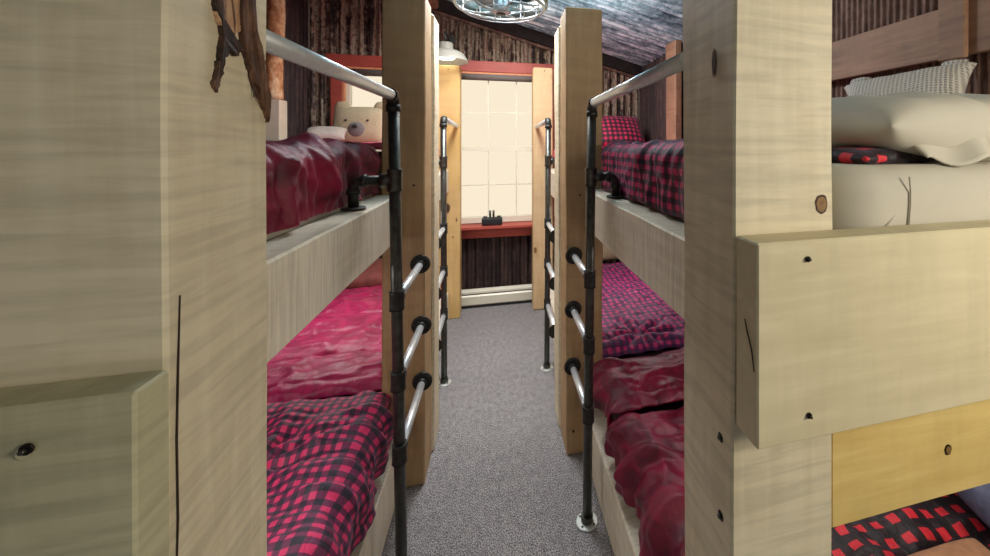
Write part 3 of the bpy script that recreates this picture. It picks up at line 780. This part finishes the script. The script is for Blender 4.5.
tag(smooth_pillow(o), 'pink and black checked pillow on the far right upper bunk', 'pillow')
o = link('pillow', place(pillow(.40, .18, .12, 19, wr=.01), (1.08, .745, .60), rotm(8, 0, 0)), 'tan_fleece', smooth=True)
tag(smooth_pillow(o), 'tan fleecy pillow on the red-check blanket, nearest right lower bunk', 'pillow')
o = link('pillow', place(pillow(.30, .34, .14, 20, wr=.01), (1.47, .93, .69), rotm(20, 0, 0)), 'blue_cloth', smooth=True)
tag(smooth_pillow(o), 'blue-grey pillow at the right edge of the red-check blanket', 'pillow')

o = link('pillow', place(pillow(.30, .22, .11, 33), (-1.40, 3.88, 1.79), rotm(25, 0, 12)), 'grey_fleece', smooth=True)
tag(smooth_pillow(o), 'small pale pillow lying left of the bear-face pillow by the window', 'pillow')

# ------------------------------------------------------------ LAMP, FAN, SILL DEVICE
def lathe(prof, c, n=36, rot=None):
    bm = bmesh.new(); rings = []; c = Vector(c)
    for r_, z in prof:
        rings.append([bm.verts.new(c+((rot or Matrix.Identity(4)) @ Vector((r_*math.cos(2*math.pi*k/n), r_*math.sin(2*math.pi*k/n), z)))) for k in range(n)])
    for a, b_ in zip(rings, rings[1:]):
        for k in range(n): bm.faces.new((a[k], a[(k+1) % n], b_[(k+1) % n], b_[k])).smooth = True
    return bm
lc = (-.485, 4.12, 2.495)
t = empty('barn_light', lc, 'white enamel barn lamp with a lit underside above the window', 'lamp')
prof = [(.205, 0), (.211, .003), (.207, .012), (.198, .03), (.17, .075), (.13, .10), (.075, .112), (.07, .12), (.07, .17), (.06, .18), (.02, .19), (.001, .19)]
inner = [(.001, .17), (.06, .165), (.06, .12), (.115, .094), (.16, .07), (.19, .03), (.202, .006), (.205, 0)]
link('lamp_shade', lathe(inner+prof[1:], lc), 'shade_w', t)
link('bulb', lathe([(.001, .025), (.075, .027), (.09, .04), (.06, .09), (.03, .12), (.001, .12)], lc, 24), 'bulb', t)
pts = [(lc[0], lc[1], lc[2]+.185), (lc[0], lc[1], lc[2]+.235)]+[(lc[0], lc[1]+.06*(1-math.cos(a)), lc[2]+.235+.06*math.sin(a)) for a in [math.pi/2*i/6 for i in range(1, 7)]]+[(lc[0], YB-.04, lc[2]+.295)]
link('arm', tube(pts, .009, 12), 'iron', t)
link('wall_plate', tube([(lc[0], YB-.045, lc[2]+.295), (lc[0], YB-.03, lc[2]+.295)], .05, 20), 'iron', t)

fc = Vector((.015, 2.36, 2.445))
t = empty('cage_fan', fc, 'round caged ceiling fan with wire guard under the tin roof', 'ceiling fan')
def ring(c, r_, z, tr, n=48, ph=0):
    pts = [Vector(c)+Vector((r_*math.cos(2*math.pi*k/n), r_*math.sin(2*math.pi*k/n), z)) for k in range(n+1)]
    return tube(pts, tr, 8, False)
for k, (r_, z, tr) in enumerate(((.243, .035, .008), (.248, .16, .007), (.21, .008, .003), (.13, .0, .003))):
    link('guard_ring', ring(fc, r_, z, tr), 'chrome' if k != 1 else 'iron', t)
bm = bmesh.new()
for k in range(12):
    a = 2*math.pi*k/12; pts = []
    for i in range(9):
        f = i/8; rr = .05+.193*f; aa = a+.5*f*(1-f)*2*(1 if k % 2 else -1)
        pts.append(fc+Vector((rr*math.cos(aa), rr*math.sin(aa), .035*f**3)))
    pts.append(fc+Vector((.246*math.cos(a), .246*math.sin(a), .16))); add_tube(bm, pts, .0028, 6)
link('wire_guard', bm, 'chrome', t)
link('drum', lathe([(.250, .05), (.264, .05), (.264, .19), (.250, .19), (.250, .05)], fc, 48), 'iron', t)
link('hub', lathe([(.001, -.006), (.035, -.006), (.05, .0), (.052, .01), (.04, .03), (.04, .12), (.001, .12)], fc, 28), 'chrome', t)
link('hub_cap', lathe([(.001, -.010), (.026, -.010), (.028, -.005), (.001, -.005)], fc, 24), 'black', t)
for k in range(4):
    a = k*math.pi/2+.5; bm = bmesh.new(); vs_ = []
    for dz in (.07, .074):
        for (rr, da, zz) in ((.045, -.25, .0), (.215, -.34, .0), (.23, .0, .02), (.215, .34, .035), (.045, .3, .03)):
            vs_.append(bm.verts.new(fc+Vector((rr*math.cos(a+da), rr*math.sin(a+da), dz+zz))))
    bm.faces.new(vs_[:5]); bm.faces.new(vs_[5:][::-1])
    for i in range(5): bm.faces.new((vs_[i], vs_[(i+1) % 5], vs_[5+(i+1) % 5], vs_[5+i]))
    link('blade', bm, 'metal_blade', t)
link('downrod', tube([fc+Vector((0, 0, .12)), Vector((fc.x, fc.y, ceil_z(fc.x)-.035))], .014, 12), 'iron', t)
link('canopy', lathe([(.001, -.06), (.05, -.055), (.065, -.03), (.065, -.028), (.001, -.028)], (fc.x, fc.y, ceil_z(fc.x)), 24), 'iron', t)

t = empty('sill_device', (-.06, YB-.11, .864), 'dark grey gadget with two upright prongs on the red windowsill', 'gadget')  # small router-like device on the sill
bm = box(-.165, .045, YB-.16, YB-.07, .868, .945, bev=.02); link('case', bm, 'black', t)
for x in (-.08, -.045): link('prong', tube([(x, YB-.115, .94), (x, YB-.115, 1.015)], .011, 12), 'iron', t)
for x in (-.13, .01): link('knob', tube([(x, YB-.115, .943), (x, YB-.115, .958)], .02, 14), 'iron', t)
for x in (-.14, .02):
    link('foot', tube([(x, YB-.115, .8635), (x, YB-.115, .870)], .012, 12), 'black', t)
